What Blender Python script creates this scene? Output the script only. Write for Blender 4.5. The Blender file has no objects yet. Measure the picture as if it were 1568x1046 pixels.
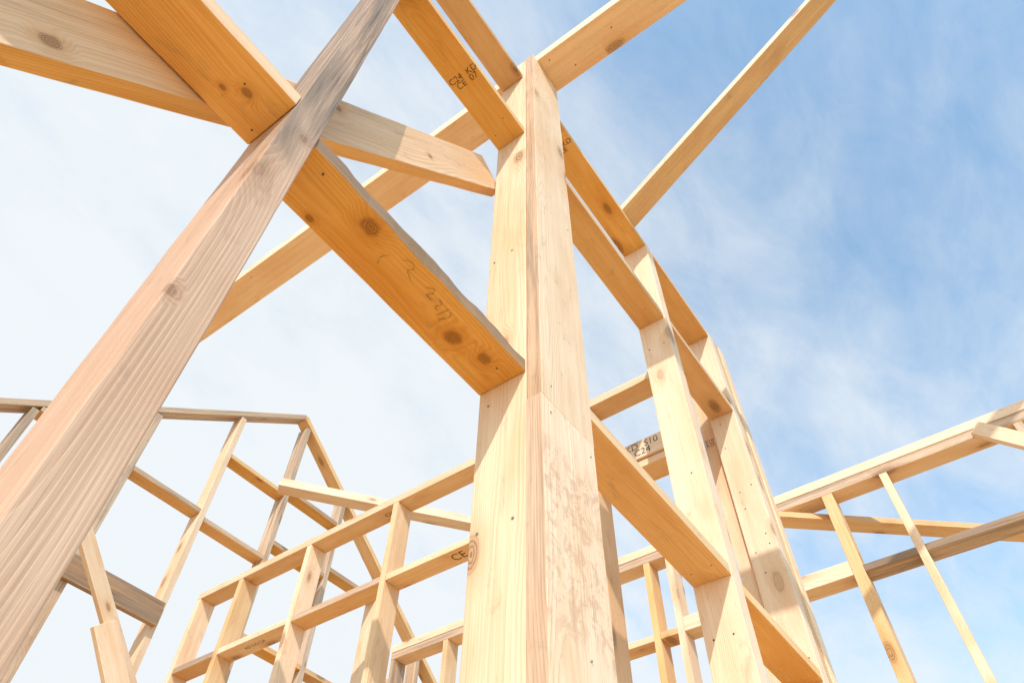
import bpy, math, random, bmesh
from mathutils import Vector, Matrix, noise as mnoise
random.seed(7)
sc=bpy.context.scene
H=1.35                      # eye height above the deck
# ------------------------------------------------------------------ materials
def N(nt,t,**k):
    n=nt.nodes.new(t)
    for a,b in k.items(): setattr(n,a,b)
    return n
def math_(nt,op,a,b=None,c=None,clamp=False):
    n=N(nt,"ShaderNodeMath",operation=op); n.use_clamp=clamp
    for i,x in enumerate((a,b,c)):
        if x is None: continue
        if hasattr(x,"links"): nt.links.new(x,n.inputs[i])
        else: n.inputs[i].default_value=x
    return n.outputs[0]
def sstep(nt,x,a,b,o0=0.,o1=1.):
    n=N(nt,"ShaderNodeMapRange",interpolation_type='SMOOTHSTEP')
    nt.links.new(x,n.inputs[0])
    n.inputs[1].default_value=a;n.inputs[2].default_value=b;n.inputs[3].default_value=o0;n.inputs[4].default_value=o1
    return n.outputs[0]
def mix(nt,f,a,b,mode='MIX'):
    n=N(nt,"ShaderNodeMix",data_type='RGBA',blend_type=mode)
    if hasattr(f,"links"): nt.links.new(f,n.inputs[0])
    else: n.inputs[0].default_value=f
    for i,x in ((6,a),(7,b)):
        if hasattr(x,"links"): nt.links.new(x,n.inputs[i])
        else: n.inputs[i].default_value=(*x,1)
    return n.outputs[2]
def vmul(nt,v,s):
    n=N(nt,"ShaderNodeVectorMath",operation='MULTIPLY');nt.links.new(v,n.inputs[0]);n.inputs[1].default_value=s
    return n.outputs[0]
def noise(nt,v,scale,detail=3,rough=.5,dist=0):
    n=N(nt,"ShaderNodeTexNoise");nt.links.new(v,n.inputs["Vector"])
    n.inputs["Scale"].default_value=scale;n.inputs["Detail"].default_value=detail
    n.inputs["Roughness"].default_value=rough;n.inputs["Distortion"].default_value=dist
    return n.outputs["Fac"]
def wood(name,early,late,knot=(.22,.10,.04),grey=0.0,knots=1.0,greyfrom=None,stain=0,sel_t=.60,hero=(),stainfrom=None):
    m=bpy.data.materials.new(name);m.use_nodes=True;nt=m.node_tree
    bs=nt.nodes["Principled BSDF"]
    tc=N(nt,"ShaderNodeTexCoord");oi=N(nt,"ShaderNodeObjectInfo")
    rnd=oi.outputs["Random"]
    cx=N(nt,"ShaderNodeCombineXYZ")
    nt.links.new(math_(nt,'MULTIPLY',rnd,37.),cx.inputs[0]);nt.links.new(math_(nt,'MULTIPLY',rnd,91.),cx.inputs[1]);nt.links.new(math_(nt,'MULTIPLY',rnd,53.),cx.inputs[2])
    ad=N(nt,"ShaderNodeVectorMath",operation='ADD');nt.links.new(tc.outputs["Object"],ad.inputs[0]);nt.links.new(cx.outputs[0],ad.inputs[1])
    P=ad.outputs[0]
    sp=N(nt,"ShaderNodeSeparateXYZ");nt.links.new(tc.outputs["Object"],sp.inputs[0])
    blot=noise(nt,vmul(nt,P,(1.2,4.,4.)),1.3,3,.6)
    fib2=noise(nt,vmul(nt,P,(1.2,40.,40.)),1.,3,.6)
    # knots: random size and selection
    vo=N(nt,"ShaderNodeTexVoronoi");nt.links.new(vmul(nt,P,(3.4,8.,8.)),vo.inputs["Vector"]);vo.inputs["Scale"].default_value=1
    sc_=N(nt,"ShaderNodeSeparateColor");nt.links.new(vo.outputs["Color"],sc_.inputs[0])
    size=math_(nt,'MULTIPLY_ADD',sc_.outputs[1],1.3,.75)
    d=math_(nt,'MULTIPLY',math_(nt,'ADD',vo.outputs["Distance"],math_(nt,'MULTIPLY_ADD',fib2,.12,-.06)),size)
    # unselected cells are pushed far away
    d=math_(nt,'ADD',d,math_(nt,'MULTIPLY',math_(nt,'LESS_THAN',sc_.outputs[0],sel_t),5.))
    # individually placed knots (object space: x,y,z,radius)
    for (hx,hy,hz,hr) in hero:
        vv=N(nt,"ShaderNodeVectorMath",operation='SUBTRACT');nt.links.new(tc.outputs["Object"],vv.inputs[0]);vv.inputs[1].default_value=(hx,hy,hz)
        sv=vmul(nt,vv.outputs[0],(.75/hr*.22,1./hr*.22,1./hr*.22))
        ln=N(nt,"ShaderNodeVectorMath",operation='LENGTH');nt.links.new(sv,ln.inputs[0])
        dd=math_(nt,'ADD',ln.outputs["Value"],math_(nt,'MULTIPLY_ADD',noise(nt,P,55.,2),.14,-.07))
        d=math_(nt,'MINIMUM',d,dd)
    kn=math_(nt,'MULTIPLY',sstep(nt,d,.27,.13),knots)
    core=math_(nt,'MULTIPLY',kn,sstep(nt,math_(nt,'FRACT',math_(nt,'MULTIPLY',d,19.)),.2,.9,.45,1.))
    halo=sstep(nt,d,.62,.12)
    # growth rings
    r1=math_(nt,'FRACT',math_(nt,'MULTIPLY',rnd,17.3));r2=math_(nt,'FRACT',math_(nt,'MULTIPLY',rnd,41.7))
    wob=noise(nt,vmul(nt,P,(1.1,2.,2.)),1.0,1)
    y=math_(nt,'ADD',sp.outputs[1],math_(nt,'MULTIPLY_ADD',r1,.16,-.08))
    z=math_(nt,'ADD',sp.outputs[2],math_(nt,'MULTIPLY_ADD',r2,.06,.035))
    y=math_(nt,'ADD',y,math_(nt,'MULTIPLY_ADD',wob,.12,-.06))
    rr=math_(nt,'SQRT',math_(nt,'ADD',math_(nt,'MULTIPLY',y,y),math_(nt,'MULTIPLY',z,z)))
    rr=math_(nt,'ADD',rr,math_(nt,'MULTIPLY',halo,.018))
    rr=math_(nt,'ADD',rr,math_(nt,'MULTIPLY',blot,.012))
    rr=math_(nt,'ADD',rr,math_(nt,'MULTIPLY',fib2,.004))
    s=math_(nt,'FRACT',math_(nt,'MULTIPLY',rr,160.))
    ring=math_(nt,'MULTIPLY',sstep(nt,s,.15,.85),sstep(nt,s,1.,.9))
    ring=math_(nt,'MULTIPLY',ring,sstep(nt,fib2,.3,.6,.45,1.))
    fib=noise(nt,vmul(nt,P,(5.,240.,240.)),1.,2,.6)
    f=math_(nt,'ADD',math_(nt,'MULTIPLY',ring,.42),math_(nt,'MULTIPLY_ADD',fib,.8,-.28),clamp=True)
    f=math_(nt,'ADD',f,math_(nt,'MULTIPLY_ADD',fib2,1.0,-.5),clamp=True)
    col=mix(nt,f,early,late)
    col=mix(nt,sstep(nt,blot,.40,.70,0,.5),col,tuple(c*k for c,k in zip(late,(1.0,.88,.72))))
    col=mix(nt,math_(nt,'MULTIPLY',halo,.5),col,tuple(c*k for c,k in zip(late,(.9,.78,.62))))
    col=mix(nt,math_(nt,'MULTIPLY',core,.82),col,knot)
    sm=noise(nt,vmul(nt,P,(3.5,9.,9.)),2.1,4,.72,.6)
    col=mix(nt,sstep(nt,sm,.57,.75,0,.34),col,(.28,.17,.095))
    if stain>0:
        st=noise(nt,vmul(nt,P,(8.,11.,11.)),2.4,5,.75,1.0)
        zone=math_(nt,'MULTIPLY',sstep(nt,math_(nt,'ADD',sp.outputs[0],math_(nt,'MULTIPLY',blot,.15)),stainfrom,stainfrom+.10),sstep(nt,sp.outputs[0],stainfrom+.46,stainfrom+.34))
        col=mix(nt,math_(nt,'MULTIPLY',sstep(nt,st,.47,.58,0,stain),zone),col,(.50,.25,.13))
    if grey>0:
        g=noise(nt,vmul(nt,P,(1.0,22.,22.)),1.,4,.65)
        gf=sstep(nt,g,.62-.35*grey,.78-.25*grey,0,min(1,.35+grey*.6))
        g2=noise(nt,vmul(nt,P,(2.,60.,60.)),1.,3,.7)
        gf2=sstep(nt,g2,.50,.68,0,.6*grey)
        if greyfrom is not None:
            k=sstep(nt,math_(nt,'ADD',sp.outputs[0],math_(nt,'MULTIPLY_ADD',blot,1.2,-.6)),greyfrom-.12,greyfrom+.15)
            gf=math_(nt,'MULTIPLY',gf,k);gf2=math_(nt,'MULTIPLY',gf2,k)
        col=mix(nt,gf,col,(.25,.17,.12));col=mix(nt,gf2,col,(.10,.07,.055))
    hv=N(nt,"ShaderNodeHueSaturation");nt.links.new(col,hv.inputs["Color"])
    nt.links.new(math_(nt,'MULTIPLY_ADD',r1,.16,.92),hv.inputs["Value"])
    nt.links.new(math_(nt,'MULTIPLY_ADD',r2,.20,.86),hv.inputs["Saturation"])
    nt.links.new(hv.outputs[0],bs.inputs["Base Color"])
    bs.inputs["Roughness"].default_value=.62;bs.inputs["Specular IOR Level"].default_value=.3
    bp=N(nt,"ShaderNodeBump");bp.inputs["Strength"].default_value=.65;bp.inputs["Distance"].default_value=.002
    hh=math_(nt,'SUBTRACT',math_(nt,'ADD',fib2,math_(nt,'MULTIPLY',fib,.6)),math_(nt,'MULTIPLY',ring,.35))
    nt.links.new(hh,bp.inputs["Height"]);nt.links.new(bp.outputs[0],bs.inputs["Normal"])
    return m
PALE=wood("pine_pale",(.82,.62,.44),(.68,.43,.25))
FACE=wood("pine_pale_face",(.82,.62,.44),(.68,.43,.25),sel_t=.6)
FACEL=wood("pine_pale_stained",(.82,.62,.44),(.68,.43,.25),stain=.5,sel_t=.75,stainfrom=.72)
WARM=wood("pine_warm",(.78,.52,.29),(.64,.36,.14))
AMBER=wood("pine_amber",(.74,.42,.14),(.58,.27,.06),knot=(.15,.055,.015),sel_t=.5)  # amber pines: resin tone plus warm bounce light on undersides, put into the colour
AMBERK=wood("pine_amber_knotty",(.72,.40,.13),(.54,.24,.055),knot=(.15,.055,.015),sel_t=.8,hero=((-.16,-.035,-.023,.020),(.17,.008,-.023,.020),(.265,-.012,-.023,.016),(-.25,.055,-.023,.008)))
AMBERL=wood("pine_amber_outer",(.74,.41,.13),(.56,.25,.055),knot=(.13,.05,.015),sel_t=.6,hero=((.27,-.01,-.023,.010),(.235,.02,-.023,.006)))
PINK=wood("spruce_pink",(.80,.56,.38),(.66,.40,.23),grey=.10,knot=(.18,.09,.05),sel_t=.75,hero=((-.265,-.0225,-.045,.015),(.55,-.0225,.045,.012),(1.0,-.0225,-.02,.010)))
LEFTW=wood("spruce_shaded_top",(.64,.40,.26),(.49,.26,.145),grey=.95,greyfrom=.02,sel_t=.9,hero=((-.51,.0715,-.03,.009),(.05,.0715,.01,.010)))  # shade on the upper part of the post is painted in as grey
GREYW=wood("pine_weathered_edge",(.48,.30,.17),(.30,.17,.09),grey=.8)
EDGEW=wood("pine_brown_edge",(.62,.42,.28),(.44,.27,.16),grey=.45)
DARKW=wood("pine_grey_weathered",(.60,.42,.28),(.44,.27,.16),grey=.5)
def flat(name,c,rough=.6,metal=0,worn=0):
    m=bpy.data.materials.new(name);m.use_nodes=True;nt=m.node_tree;b=nt.nodes["Principled BSDF"]
    tc=N(nt,"ShaderNodeTexCoord");n=noise(nt,tc.outputs["Object"],60,3)
    nt.links.new(mix(nt,n,tuple(x*.75 for x in c),tuple(min(1,x*1.25) for x in c)),b.inputs["Base Color"])
    b.inputs["Roughness"].default_value=rough;b.inputs["Metallic"].default_value=metal
    if worn: nt.links.new(sstep(nt,noise(nt,tc.outputs["Object"],130,3,.7),.40,.60,.15,1.-worn),b.inputs["Alpha"])
    return m
INK=flat("stamp_ink",(.05,.03,.015),worn=.15);STEEL=flat("zinc_screw",(.35,.32,.27),.4,.7);PENCIL=flat("pencil",(.20,.09,.03),worn=.3)
HOLE=flat("nail_head",(.10,.06,.035))
# ------------------------------------------------------------------ timber builder
def empty(name):
    e=bpy.data.objects.new(name,None);sc.collection.objects.link(e);e.empty_display_size=.2;return e
def beam(parent,name,p0,p1,w,h,mat,up=(0,0,1),side=None,top=None,bow=.0012,bev=.0025,fine=0,wane=0):
    """sawn timber from p0 to p1; w across, h along 'up'. z is relative to eye height."""
    p0=Vector(p0)+Vector((0,0,H));p1=Vector(p1)+Vector((0,0,H))
    X=(p1-p0);L=X.length;X.normalize();Z=Vector(up);Z=(Z-X*Z.dot(X)).normalized();Y=Z.cross(X)
    n=max(2,int(L/(.025 if fine else .3)));A=random.uniform(-1,1)*bow*L;B=random.uniform(-1,1)*bow*L
    vs=[];fs=[];mi=[];sd=random.uniform(0,99)
    for i in range(n+1):
        t=i/n;x=(t-.5)*L;k=math.sin(math.pi*t)
        for c,(sy,sz) in enumerate(((-1,-1),(1,-1),(1,1),(-1,1))):
            jy=jz=0
            if fine:
                jy=mnoise.noise(Vector((x*9,c*7.3,sd)))*fine;jz=mnoise.noise(Vector((x*9,c*7.3+3,sd+9)))*fine
                if wane and c in (0,3):
                    q=max(0,mnoise.noise(Vector((x*11,c*5.,sd)))+.05)+.4*max(0,mnoise.noise(Vector((x*40,c*5.,sd))))
                    jy+=q*wane;jz-=sz*q*wane*.7
            vs.append((x,sy*w/2+A*k+jy,sz*h/2+B*k+jz))
    for i in range(n):
        for j in range(4):
            a=i*4+j;b=i*4+(j+1)%4
            fs.append((a,b,b+4,a+4));mi.append(1 if (side and j in (1,3)) or (top and j in (0,2)) else 0)
    fs.append((3,2,1,0));mi.append(0);e=n*4;fs.append((e,e+1,e+2,e+3));mi.append(0)
    me=bpy.data.meshes.new(name);me.from_pydata(vs,[],fs);me.materials.append(mat)
    if side or top: me.materials.append(side or top)
    for p,m in zip(me.polygons,mi): p.material_index=m
    bm=bmesh.new();bm.from_mesh(me);bmesh.ops.recalc_face_normals(bm,faces=bm.faces);bm.to_mesh(me);bm.free()
    ob=bpy.data.objects.new(name,me);sc.collection.objects.link(ob)
    R=Matrix((X,Y,Z)).transposed().to_4x4();R.translation=(p0+p1)/2
    ob.matrix_world=R
    if parent: ob.parent=parent
    bv=ob.modifiers.new("eased_edges",'BEVEL');bv.width=bev;bv.segments=2;bv.limit_method='ANGLE';bv.angle_limit=.8
    return ob
def box(parent,name,u,v,z,mat,side=None,**k):
    d=[u[1]-u[0],v[1]-v[0],z[1]-z[0]];c=[(u[0]+u[1])/2,(v[0]+v[1])/2,(z[0]+z[1])/2]
    ax=d.index(max(d));a=list(c);b=list(c);a[ax]-=d[ax]/2;b[ax]+=d[ax]/2
    if ax==2:
        return beam(parent,name,a,b,d[1],d[0],mat,up=(1,0,0),side=side,**k)
    if ax==0: return beam(parent,name,a,b,d[1],d[2],mat,side=side,**k)
    return beam(parent,name,a,b,d[0],d[2],mat,side=side,**k)
F=-H+.045   # top of sole plate
SV=(.648,.791)
# ------------------------------------------------------------------ main wall (runs along x)
A=empty("timber_stud_wall")
box(A,"sole_plate",(-.7,3.2),(.60,.791),(-H+.004,F),WARM)
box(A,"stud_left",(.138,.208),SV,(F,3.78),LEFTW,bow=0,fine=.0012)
box(A,"stud_outer",(-.62,-.55),SV,(F,3.78),PALE)
box(A,"noggin_outer_low",(-.549,.137),SV,(1.367,1.412),AMBERL,bow=0,side=PINK,fine=.0012)
box(A,"noggin_low",(.209,.919),SV,(1.306,1.352),AMBERK,side=GREYW,bow=0,fine=.001,wane=.010)
box(A,"noggin_mid",(.209,.919),(.652,.789),(2.83,2.875),AMBER,bow=0,side=WARM,fine=.001)
box(A,"noggin_top",(.209,.919),(.664,.789),(3.553,3.598),AMBER,bow=0)
box(A,"noggin_outer_top",(-.549,.137),SV,(3.5,3.545),AMBER)
box(A,"post_inner_stud",(.92,.99),SV,(F,3.80),PALE,bow=0,fine=.0008)
box(A,"post_middle_stud",(.992,1.06),SV,(F,3.80),WARM,bow=0)
box(A,"post_face_stud_lower",(.915,1.142),(.600,.646),(F,1.199),FACEL,top=EDGEW,bow=0,fine=.0012)
box(A,"post_face_stud_upper",(.922,1.152),(.603,.646),(1.203,3.825),FACE,top=EDGEW,bow=0,fine=.0012)
for nm,z in (("low",1.40),("mid",2.885),("top",3.60)):
    box(A,"noggin_bay2_"+nm,(1.061,2.139),SV,(z,z+.045),AMBER,bow=0,side=WARM)
box(A,"stud_third",(2.14,2.22),(.645,.793),(F,3.63),PALE,bow=0,fine=.0008)
for nm,z in (("low",1.37),("mid",2.91),("top",3.60)):
    box(A,"noggin_bay3_"+nm,(2.221,2.969),SV,(z,z+.045),AMBER,bow=0,side=WARM)
box(A,"end_post_a",(2.97,3.045),(.645,.793),(F,3.635),PALE,bow=0)
box(A,"end_post_b",(3.047,3.12),(.648,.790),(F,3.642),WARM,bow=0)
box(A,"end_post_c",(3.122,3.20),(.643,.792),(F,3.636),PALE,bow=0)
box(A,"end_post_back",(3.0,3.2),(.800,.87),(F,3.35),PALE,bow=0)
beam(A,"diagonal_brace",(-1.0,.818,.22),(.895,.818,2.575),.045,.165,PINK,up=(-.78,0,.62),bow=0,top=AMBER,fine=.001)
# screws, nails and stamps
def cyl(parent,name,p,ax,r=.004,mat=None):
    me=bpy.data.meshes.new(name);bm=bmesh.new()
    bmesh.ops.create_cone(bm,cap_ends=True,segments=16,radius1=r,radius2=r*.7,depth=.003)
    bmesh.ops.create_cone(bm,cap_ends=True,segments=6,radius1=r*.35,radius2=r*.35,depth=.0045)
    bm.to_mesh(me);bm.free();me.materials.append(mat or STEEL)
    o=bpy.data.objects.new(name,me);sc.collection.objects.link(o)
    o.matrix_world=Matrix.Translation((p[0],p[1],p[2]+H))@Vector((0,0,1)).rotation_difference(Vector(ax)).to_matrix().to_4x4()
    o.parent=parent
for i,(v,z) in enumerate(((.77,.88),(.68,.88),(.77,1.92),(.70,1.93),(.69,.42),(.76,1.25))):
    cyl(A,"screw_%d"%i,(.9193,v,z),(-1,0,0),.0045)
for i,(u,z) in enumerate(((.95,1.16),(1.12,1.15),(.96,1.26),(1.12,2.25),(1.05,.62))):
    cyl(A,"face_screw_%d"%i,(u,.5995 if z<1.2 else .6025,z),(0,-1,0),.003)
for i,(v,z) in enumerate(((.76,1.2),(.69,1.2),(.76,2.7),(.68,2.7),(.70,1.88))):
    cyl(A,"third_screw_%d"%i,(2.1395,v,z),(-1,0,0),.004,HOLE)
for i,(u_,v_,z_) in enumerate(((.12,.76,1.3672),(.05,.70,1.3672),(.26,.68,1.306),(.87,.70,1.306),(.82,.69,2.83),(.86,.76,2.83),
        (2.05,.68,1.40),(2.06,.76,1.40),(2.04,.70,2.885),(2.9,.72,2.91),
        (1.0,.55,3.83),(1.1,.45,3.83),(1.05,.2,3.83),(1.02,-.1,3.83),(1.05,2.2,3.83),(1.0,2.9,3.83))):
    cyl(A,"nail_%d"%i,(u_,v_,z_-.0005),(0,0,-1),.0025 if z_<3.8 else .004,HOLE)
for i in range(12):
    z=random.uniform(1.2,3.0);cyl(A,"end_nail_%d"%i,(2.9695,random.choice((.68,.75))+random.uniform(-.01,.01),z),(-1,0,0),.004,HOLE)
def place(o,p,Xd,Nd,parent):
    X=Vector(Xd).normalized();Z=Vector(Nd).normalized();X=(X-Z*X.dot(Z)).normalized();Y=Z.cross(X)
    R=Matrix((X,Y,Z)).transposed().to_4x4();R.translation=(p[0],p[1],p[2]+H);o.matrix_world=R;o.parent=parent
def stamp(parent,name,txt,p,Xd,Nd,size):
    cu=bpy.data.curves.new(name,'FONT');cu.body=txt;cu.size=size;cu.extrude=.0002;cu.align_x='CENTER';cu.align_y='CENTER';cu.space_line=.8
    cu.materials.append(INK);o=bpy.data.objects.new(name,cu);sc.collection.objects.link(o);place(o,p,Xd,Nd,parent)
def scribble(parent,name,strokes,p,Xd,Nd,r=.0007,k=1):
    cu=bpy.data.curves.new(name,'CURVE');cu.dimensions='3D';cu.bevel_depth=r;cu.bevel_resolution=1
    for st in strokes:
        s=cu.splines.new('NURBS');s.points.add(len(st)-1);s.use_endpoint_u=True;s.order_u=3
        for q,(x,y) in zip(s.points,st): q.co=(x*k,y*k,0,1)
    cu.materials.append(PENCIL);o=bpy.data.objects.new(name,cu);sc.collection.objects.link(o);place(o,p,Xd,Nd,parent)
# ------------------------------------------------------------------ tie beam & rafter
box(None,"timber_tie_beam",(.962,1.16),(-1.6,4.3),(3.83,3.925),WARM,bow=.0005,side=PALE)  # one timber: warm underside glow and paler lit sides put into the colours
beam(None,"timber_rafter",(1.965,.70,3.65),(1.965,-2.2,5.82),.145,.045,AMBER,bow=.0005,side=PALE)
# ------------------------------------------------------------------ second wall (runs along y)
B=empty("timber_stud_wall")
u=(2.70,2.845)
box(B,"sole_plate",u,(.80,5.21),(-H+.004,F),WARM)
box(B,"top_plate",u,(.80,5.21),(3.17,3.23),WARM,bow=.0003,side=PALE)
vs=[.83,1.42,2.2,3.0,3.87,4.64,5.16]
for i,v in enumerate(vs):
    box(B,"stud_%d"%i,(u[0]+.001*(i%3),u[1]-.001),(v,v+.048),(F,3.169),WARM if i%2 else PALE,bow=.0004)
for i in range(len(vs)-1):
    for k,z in enumerate((2.545,1.25,.1)):
        box(B,"noggin_%d_%d"%(i,k),(u[0]+.003,u[1]-.002),(vs[i]+.049,vs[i+1]-.001),(z,z+.045),AMBER if i%2 else WARM,side=EDGEW if i%2 else PALE)
box(B,"stamped_header",(2.69,2.735),(.885,1.405),(2.60,2.72),PALE,bow=0)
# ------------------------------------------------------------------ third wall (farther, along y)
C=empty("timber_stud_wall")
u=(4.24,4.385)
box(C,"sole_plate",u,(-2.6,4.45),(-H+.004,F),WARM)
box(C,"top_plate_lower",u,(-2.6,4.45),(3.10,3.163),WARM,bow=0,side=EDGEW)
box(C,"top_plate_upper",(u[0]-.004,u[1]-.003),(-2.6,4.45),(3.165,3.23),PALE,bow=0)
vs=[-2.2,-1.5,-.70,.115,.48,1.12,1.69,1.87,2.55,3.2,3.8,4.40]
for i,v in enumerate(vs):
    box(C,"stud_%d"%i,(u[0]+.001*(i%3),u[1]-.001),(v,v+(.05 if i!=4 else .07)),(F,3.099),(PALE,WARM,DARKW)[i%3] if i!=3 else PALE,bow=.0005)
for i in range(len(vs)-1):
    for k,z in enumerate((2.50,1.2,.1)):
        box(C,"noggin_%d_%d"%(i,k),(u[0]+.003,u[1]-.002),(vs[i]+.071 if i==4 else vs[i]+.051,vs[i+1]-.001),(z,z+(.1 if i in(4,5,8) else .045)),DARKW if i in(2,3) and k==0 else WARM,side=GREYW if i in(2,3) and k==0 else PALE)
beam(C,"corner_tie",(4.15,.92,3.02),(5.9,-1.15,3.02),.12,.045,WARM)
beam(C,"wall_brace",(4.215,-.46,3.14),(4.215,-2.45,.9),.045,.095,PALE,up=(0,-1,1))
# ------------------------------------------------------------------ gable wall (along x)
G=empty("timber_gable_wall");V0=5.25;gv=(V0,V0+.145)
pk=(.597*V0,1.091*V0);sl=.765
def rz(u): return pk[1]-sl*abs(u-pk[0])
box(G,"sole_plate",(-1.2,7.4),gv,(-H+.004,F),WARM)
gs=[-.10,.03,.165,.325,.468,.612,.75,.89,1.03,1.17]
dz=.055*math.hypot(1,sl)
for sgn,nm in ((-1,"left"),(1,"right")):
    e=pk[0]+sgn*4.3
    mid=V0+.0725
    o=.0275*math.hypot(1,sl)
    beam(G,"rake_plate_"+nm,(pk[0]+sgn*.0,mid,pk[1]-o),(e,mid,rz(e)-o),.145,.055,DARKW if sgn<0 else WARM,bow=0)
for i,g in enumerate(gs):
    uu=g*V0;top=rz(uu)-dz-.03
    box(G,"stud_%d"%i,(uu-.028,uu+.028),(gv[0]+.001*(i%2),gv[1]-.002),(F,top),DARKW if i%3!=1 else PALE)
rows={0:(.35,),1:(.52,.35),2:(.752,.60,.35),3:(.752,.35),4:(.885,.742,.43),5:(.90,.78,.60,.4),6:(.80,.6,.4),7:(.66,.45),8:(.45,)}
for i,zs in rows.items():
    for k,z in enumerate(zs):
        box(G,"noggin_%d_%d"%(i,k),(gs[i]*V0+.029,gs[i+1]*V0-.029),(gv[0]+.003,gv[1]-.003),(z*V0-.045,z*V0),AMBER,side=(DARKW,WARM,EDGEW)[(i+k)%3])
box(G,"header_board",(.165*V0,.468*V0),(V0-.05,V0-.003),(2.83,3.02),GREYW)
Pp=empty("timber_prop")
beam(Pp,"upper_board",(1.47,4.92,3.10),(2.35,4.92,2.20),.045,.11,PALE,up=(1,0,1))
beam(Pp,"lower_board",(1.95,4.87,2.50),(5.2,4.87,-H+.05),.045,.16,PALE,up=(1,0,1))
beam(None,"timber_collar_beam",(3.0,5.10,4.53),(5.1,3.50,4.53),.145,.09,PALE)
stamp(A,"grade_stamp_mid","C24  KD\nCE  07",(.60,.715,2.8285),(0,-1,0),(0,0,-1),.036)
scribble(A,"pencil_marks",[[(-.02,.0),(.0,.03),(.02,.01),(.0,-.02),(.04,-.01)],[(.05,.02),(.08,.025),(.065,-.02),(.09,-.01)],[(.105,.03),(.11,-.025)],[(.12,.03),(.15,.028),(.13,-.03)]],(.60,.69,1.3055),(.95,.2,0),(0,0,-1),k=.6)
scribble(A,"pencil_loop",[[(-.05,.06),(-.03,.09),(.0,.07),(-.02,.05),(.03,.045)],[(-.08,.03),(-.10,.0),(-.07,-.02)]],(.53,.73,1.3055),(.95,.2,0),(0,0,-1),k=.7)
stamp(A,"grade_stamp_bay2","C24 KD\nCE",(1.36,.72,3.5985),(0,-1,0),(0,0,-1),.04)
stamp(A,"grade_stamp_end","S10\nKD",(2.9988,.835,2.78),(0,-1,0),(-1,0,0),.035)
stamp(B,"grade_stamp_header","KD  S10\nC24",(2.6885,1.12,2.66),(0,-1,0),(-1,0,0),.06)
stamp(B,"grade_stamp_noggin","CE",(2.77,2.45,2.5435),(0,-1,0),(0,0,-1),.09)
stamp(B,"grade_stamp_plate","C24",(2.77,3.15,3.1685),(0,-1,0),(0,0,-1),.045)
stamp(B,"grade_stamp_noggin_far","KD S10 C24",(2.77,4.3,2.5435),(0,-1,0),(0,0,-1),.04)
# ------------------------------------------------------------------ deck and ground
def sheet(name,x0,x1,y0,y1,z,mat):
    me=bpy.data.meshes.new(name);me.from_pydata([(x0,y0,z),(x1,y0,z),(x1,y1,z),(x0,y1,z)],[],[(0,1,2,3)]);me.materials.append(mat)
    o=bpy.data.objects.new(name,me);sc.collection.objects.link(o);return o
m=bpy.data.materials.new("sandy_ground");m.use_nodes=True;nt=m.node_tree
tc=N(nt,"ShaderNodeTexCoord");a=noise(nt,tc.outputs["Object"],.6,8,.6);b=noise(nt,tc.outputs["Object"],14,4,.6)
nt.links.new(mix(nt,b,mix(nt,a,(.34,.24,.14),(.46,.34,.21)),(.40,.29,.18)),nt.nodes["Principled BSDF"].inputs["Base Color"])
nt.nodes["Principled BSDF"].inputs["Roughness"].default_value=.95
sheet("ground",-600,600,-600,600,-.30,m)
m=bpy.data.materials.new("plywood_deck");m.use_nodes=True;nt=m.node_tree
tc=N(nt,"ShaderNodeTexCoord");br=N(nt,"ShaderNodeTexBrick");nt.links.new(tc.outputs["Object"],br.inputs["Vector"])
br.inputs["Scale"].default_value=1;br.inputs["Brick Width"].default_value=2.4;br.inputs["Row Height"].default_value=.6;br.inputs["Mortar Size"].default_value=.003
br.inputs["Color1"].default_value=(.66,.46,.25,1);br.inputs["Color2"].default_value=(.60,.40,.20,1);br.inputs["Mortar"].default_value=(.08,.05,.03,1)
g=noise(nt,vmul(nt,tc.outputs["Object"],(2,30,1)),1.5,5,.6)
nt.links.new(mix(nt,g,br.outputs["Color"],(.70,.49,.27)),nt.nodes["Principled BSDF"].inputs["Base Color"])
nt.nodes["Principled BSDF"].inputs["Roughness"].default_value=.7
me=bpy.data.meshes.new("deck");bm=bmesh.new();bmesh.ops.create_cube(bm,size=1)
bmesh.ops.scale(bm,vec=(15,13,.29),verts=bm.verts);bmesh.ops.translate(bm,vec=(3,2.2,-.145),verts=bm.verts);bm.to_mesh(me);bm.free();me.materials.append(m)
o=bpy.data.objects.new("plywood_deck",me);sc.collection.objects.link(o)
# ------------------------------------------------------------------ camera
pt=math.radians(51.685);rl=math.radians(1.344);az=math.radians(36.976)
U=Matrix(((math.sin(az),math.cos(az),0),(-math.cos(az),math.sin(az),0),(0,0,1)))
rt=Vector((1,0,0));fw=Vector((0,math.cos(pt),math.sin(pt)));up=Vector((0,-math.sin(pt),math.cos(pt)))
r2=rt*math.cos(rl)+up*math.sin(rl);u2=-rt*math.sin(rl)+up*math.cos(rl)
Rm=Matrix((U@r2,U@u2,-(U@fw))).transposed().to_4x4();Rm.translation=(0,0,H)
cd=bpy.data.cameras.new("camera");cam=bpy.data.objects.new("camera",cd);sc.collection.objects.link(cam)
cam.matrix_world=Rm;cd.lens=24.66;cd.sensor_width=36;cd.clip_start=.02;cd.clip_end=3000;sc.camera=cam
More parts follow.
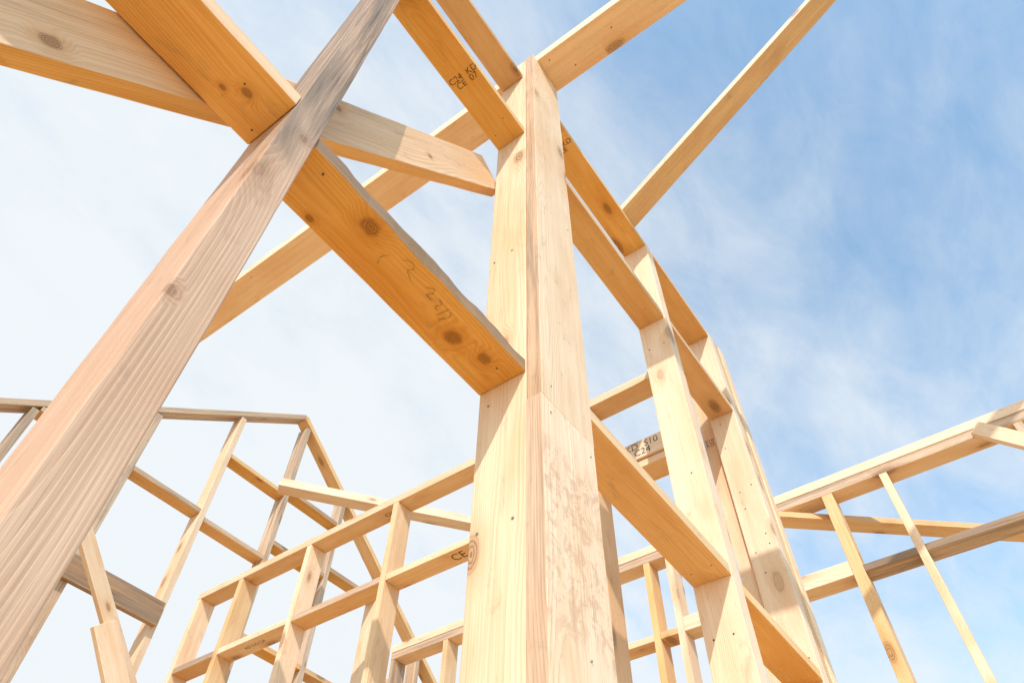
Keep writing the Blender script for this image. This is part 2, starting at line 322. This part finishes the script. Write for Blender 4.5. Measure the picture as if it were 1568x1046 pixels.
# ------------------------------------------------------------------ light
saz=math.radians(-172);sel=math.radians(43)
s=U@Vector((math.sin(saz)*math.cos(sel),math.cos(saz)*math.cos(sel),math.sin(sel)))
sd=bpy.data.lights.new("sun",'SUN');sd.energy=4.1;sd.angle=math.radians(.5);sd.color=(1,.95,.88)
so=bpy.data.objects.new("sun",sd);sc.collection.objects.link(so);so.location=(0,0,20)
so.rotation_euler=s.to_track_quat('Z','Y').to_euler()
w=bpy.data.worlds.new("World");sc.world=w;w.use_nodes=True;nt=w.node_tree;bg=nt.nodes["Background"]
sky=N(nt,"ShaderNodeTexSky",sky_type='NISHITA');sky.sun_disc=False;sky.sun_elevation=sel;sky.sun_rotation=math.atan2(s.x,s.y)
sky.air_density=1.0;sky.dust_density=1.0;sky.ozone_density=1.0
tc=N(nt,"ShaderNodeTexCoord");Gd=tc.outputs["Generated"]
sp=N(nt,"ShaderNodeSeparateXYZ");nt.links.new(Gd,sp.inputs[0])
zz=math_(nt,'ADD',math_(nt,'MAXIMUM',sp.outputs[2],0.02),.18)
cb=N(nt,"ShaderNodeCombineXYZ");nt.links.new(math_(nt,'DIVIDE',sp.outputs[0],zz),cb.inputs[0]);nt.links.new(math_(nt,'DIVIDE',sp.outputs[1],zz),cb.inputs[1])
mp=N(nt,"ShaderNodeMapping");nt.links.new(cb.outputs[0],mp.inputs[0]);mp.inputs["Rotation"].default_value=(0,0,.55);mp.inputs["Scale"].default_value=(1.1,2.0,1)
n1=noise(nt,mp.outputs[0],1.3,9,.56,.5);n2=noise(nt,mp.outputs[0],6.,7,.64,.4)
dt=N(nt,"ShaderNodeVectorMath",operation='DOT_PRODUCT');nt.links.new(Gd,dt.inputs[0]);lf=U@Vector((-.80,.38,-.50));lf.normalize();dt.inputs[1].default_value=lf
cov=math_(nt,'ADD',math_(nt,'MULTIPLY_ADD',n1,1.5,-.75),math_(nt,'MULTIPLY_ADD',n2,.55,-.27))
cov=math_(nt,'ADD',cov,math_(nt,'MULTIPLY_ADD',dt.outputs["Value"],.90,.72))
fac=sstep(nt,cov,-.25,.90,.08,1.)
skc=mix(nt,1.,sky.outputs[0],(1.55,2.2,2.2),'MULTIPLY')
col=mix(nt,fac,skc,(5.85,6.2,6.45))
nt.links.new(col,bg.inputs[0]);bg.inputs[1].default_value=.15
sc.view_settings.view_transform='Standard';sc.view_settings.look='None';sc.view_settings.exposure=0
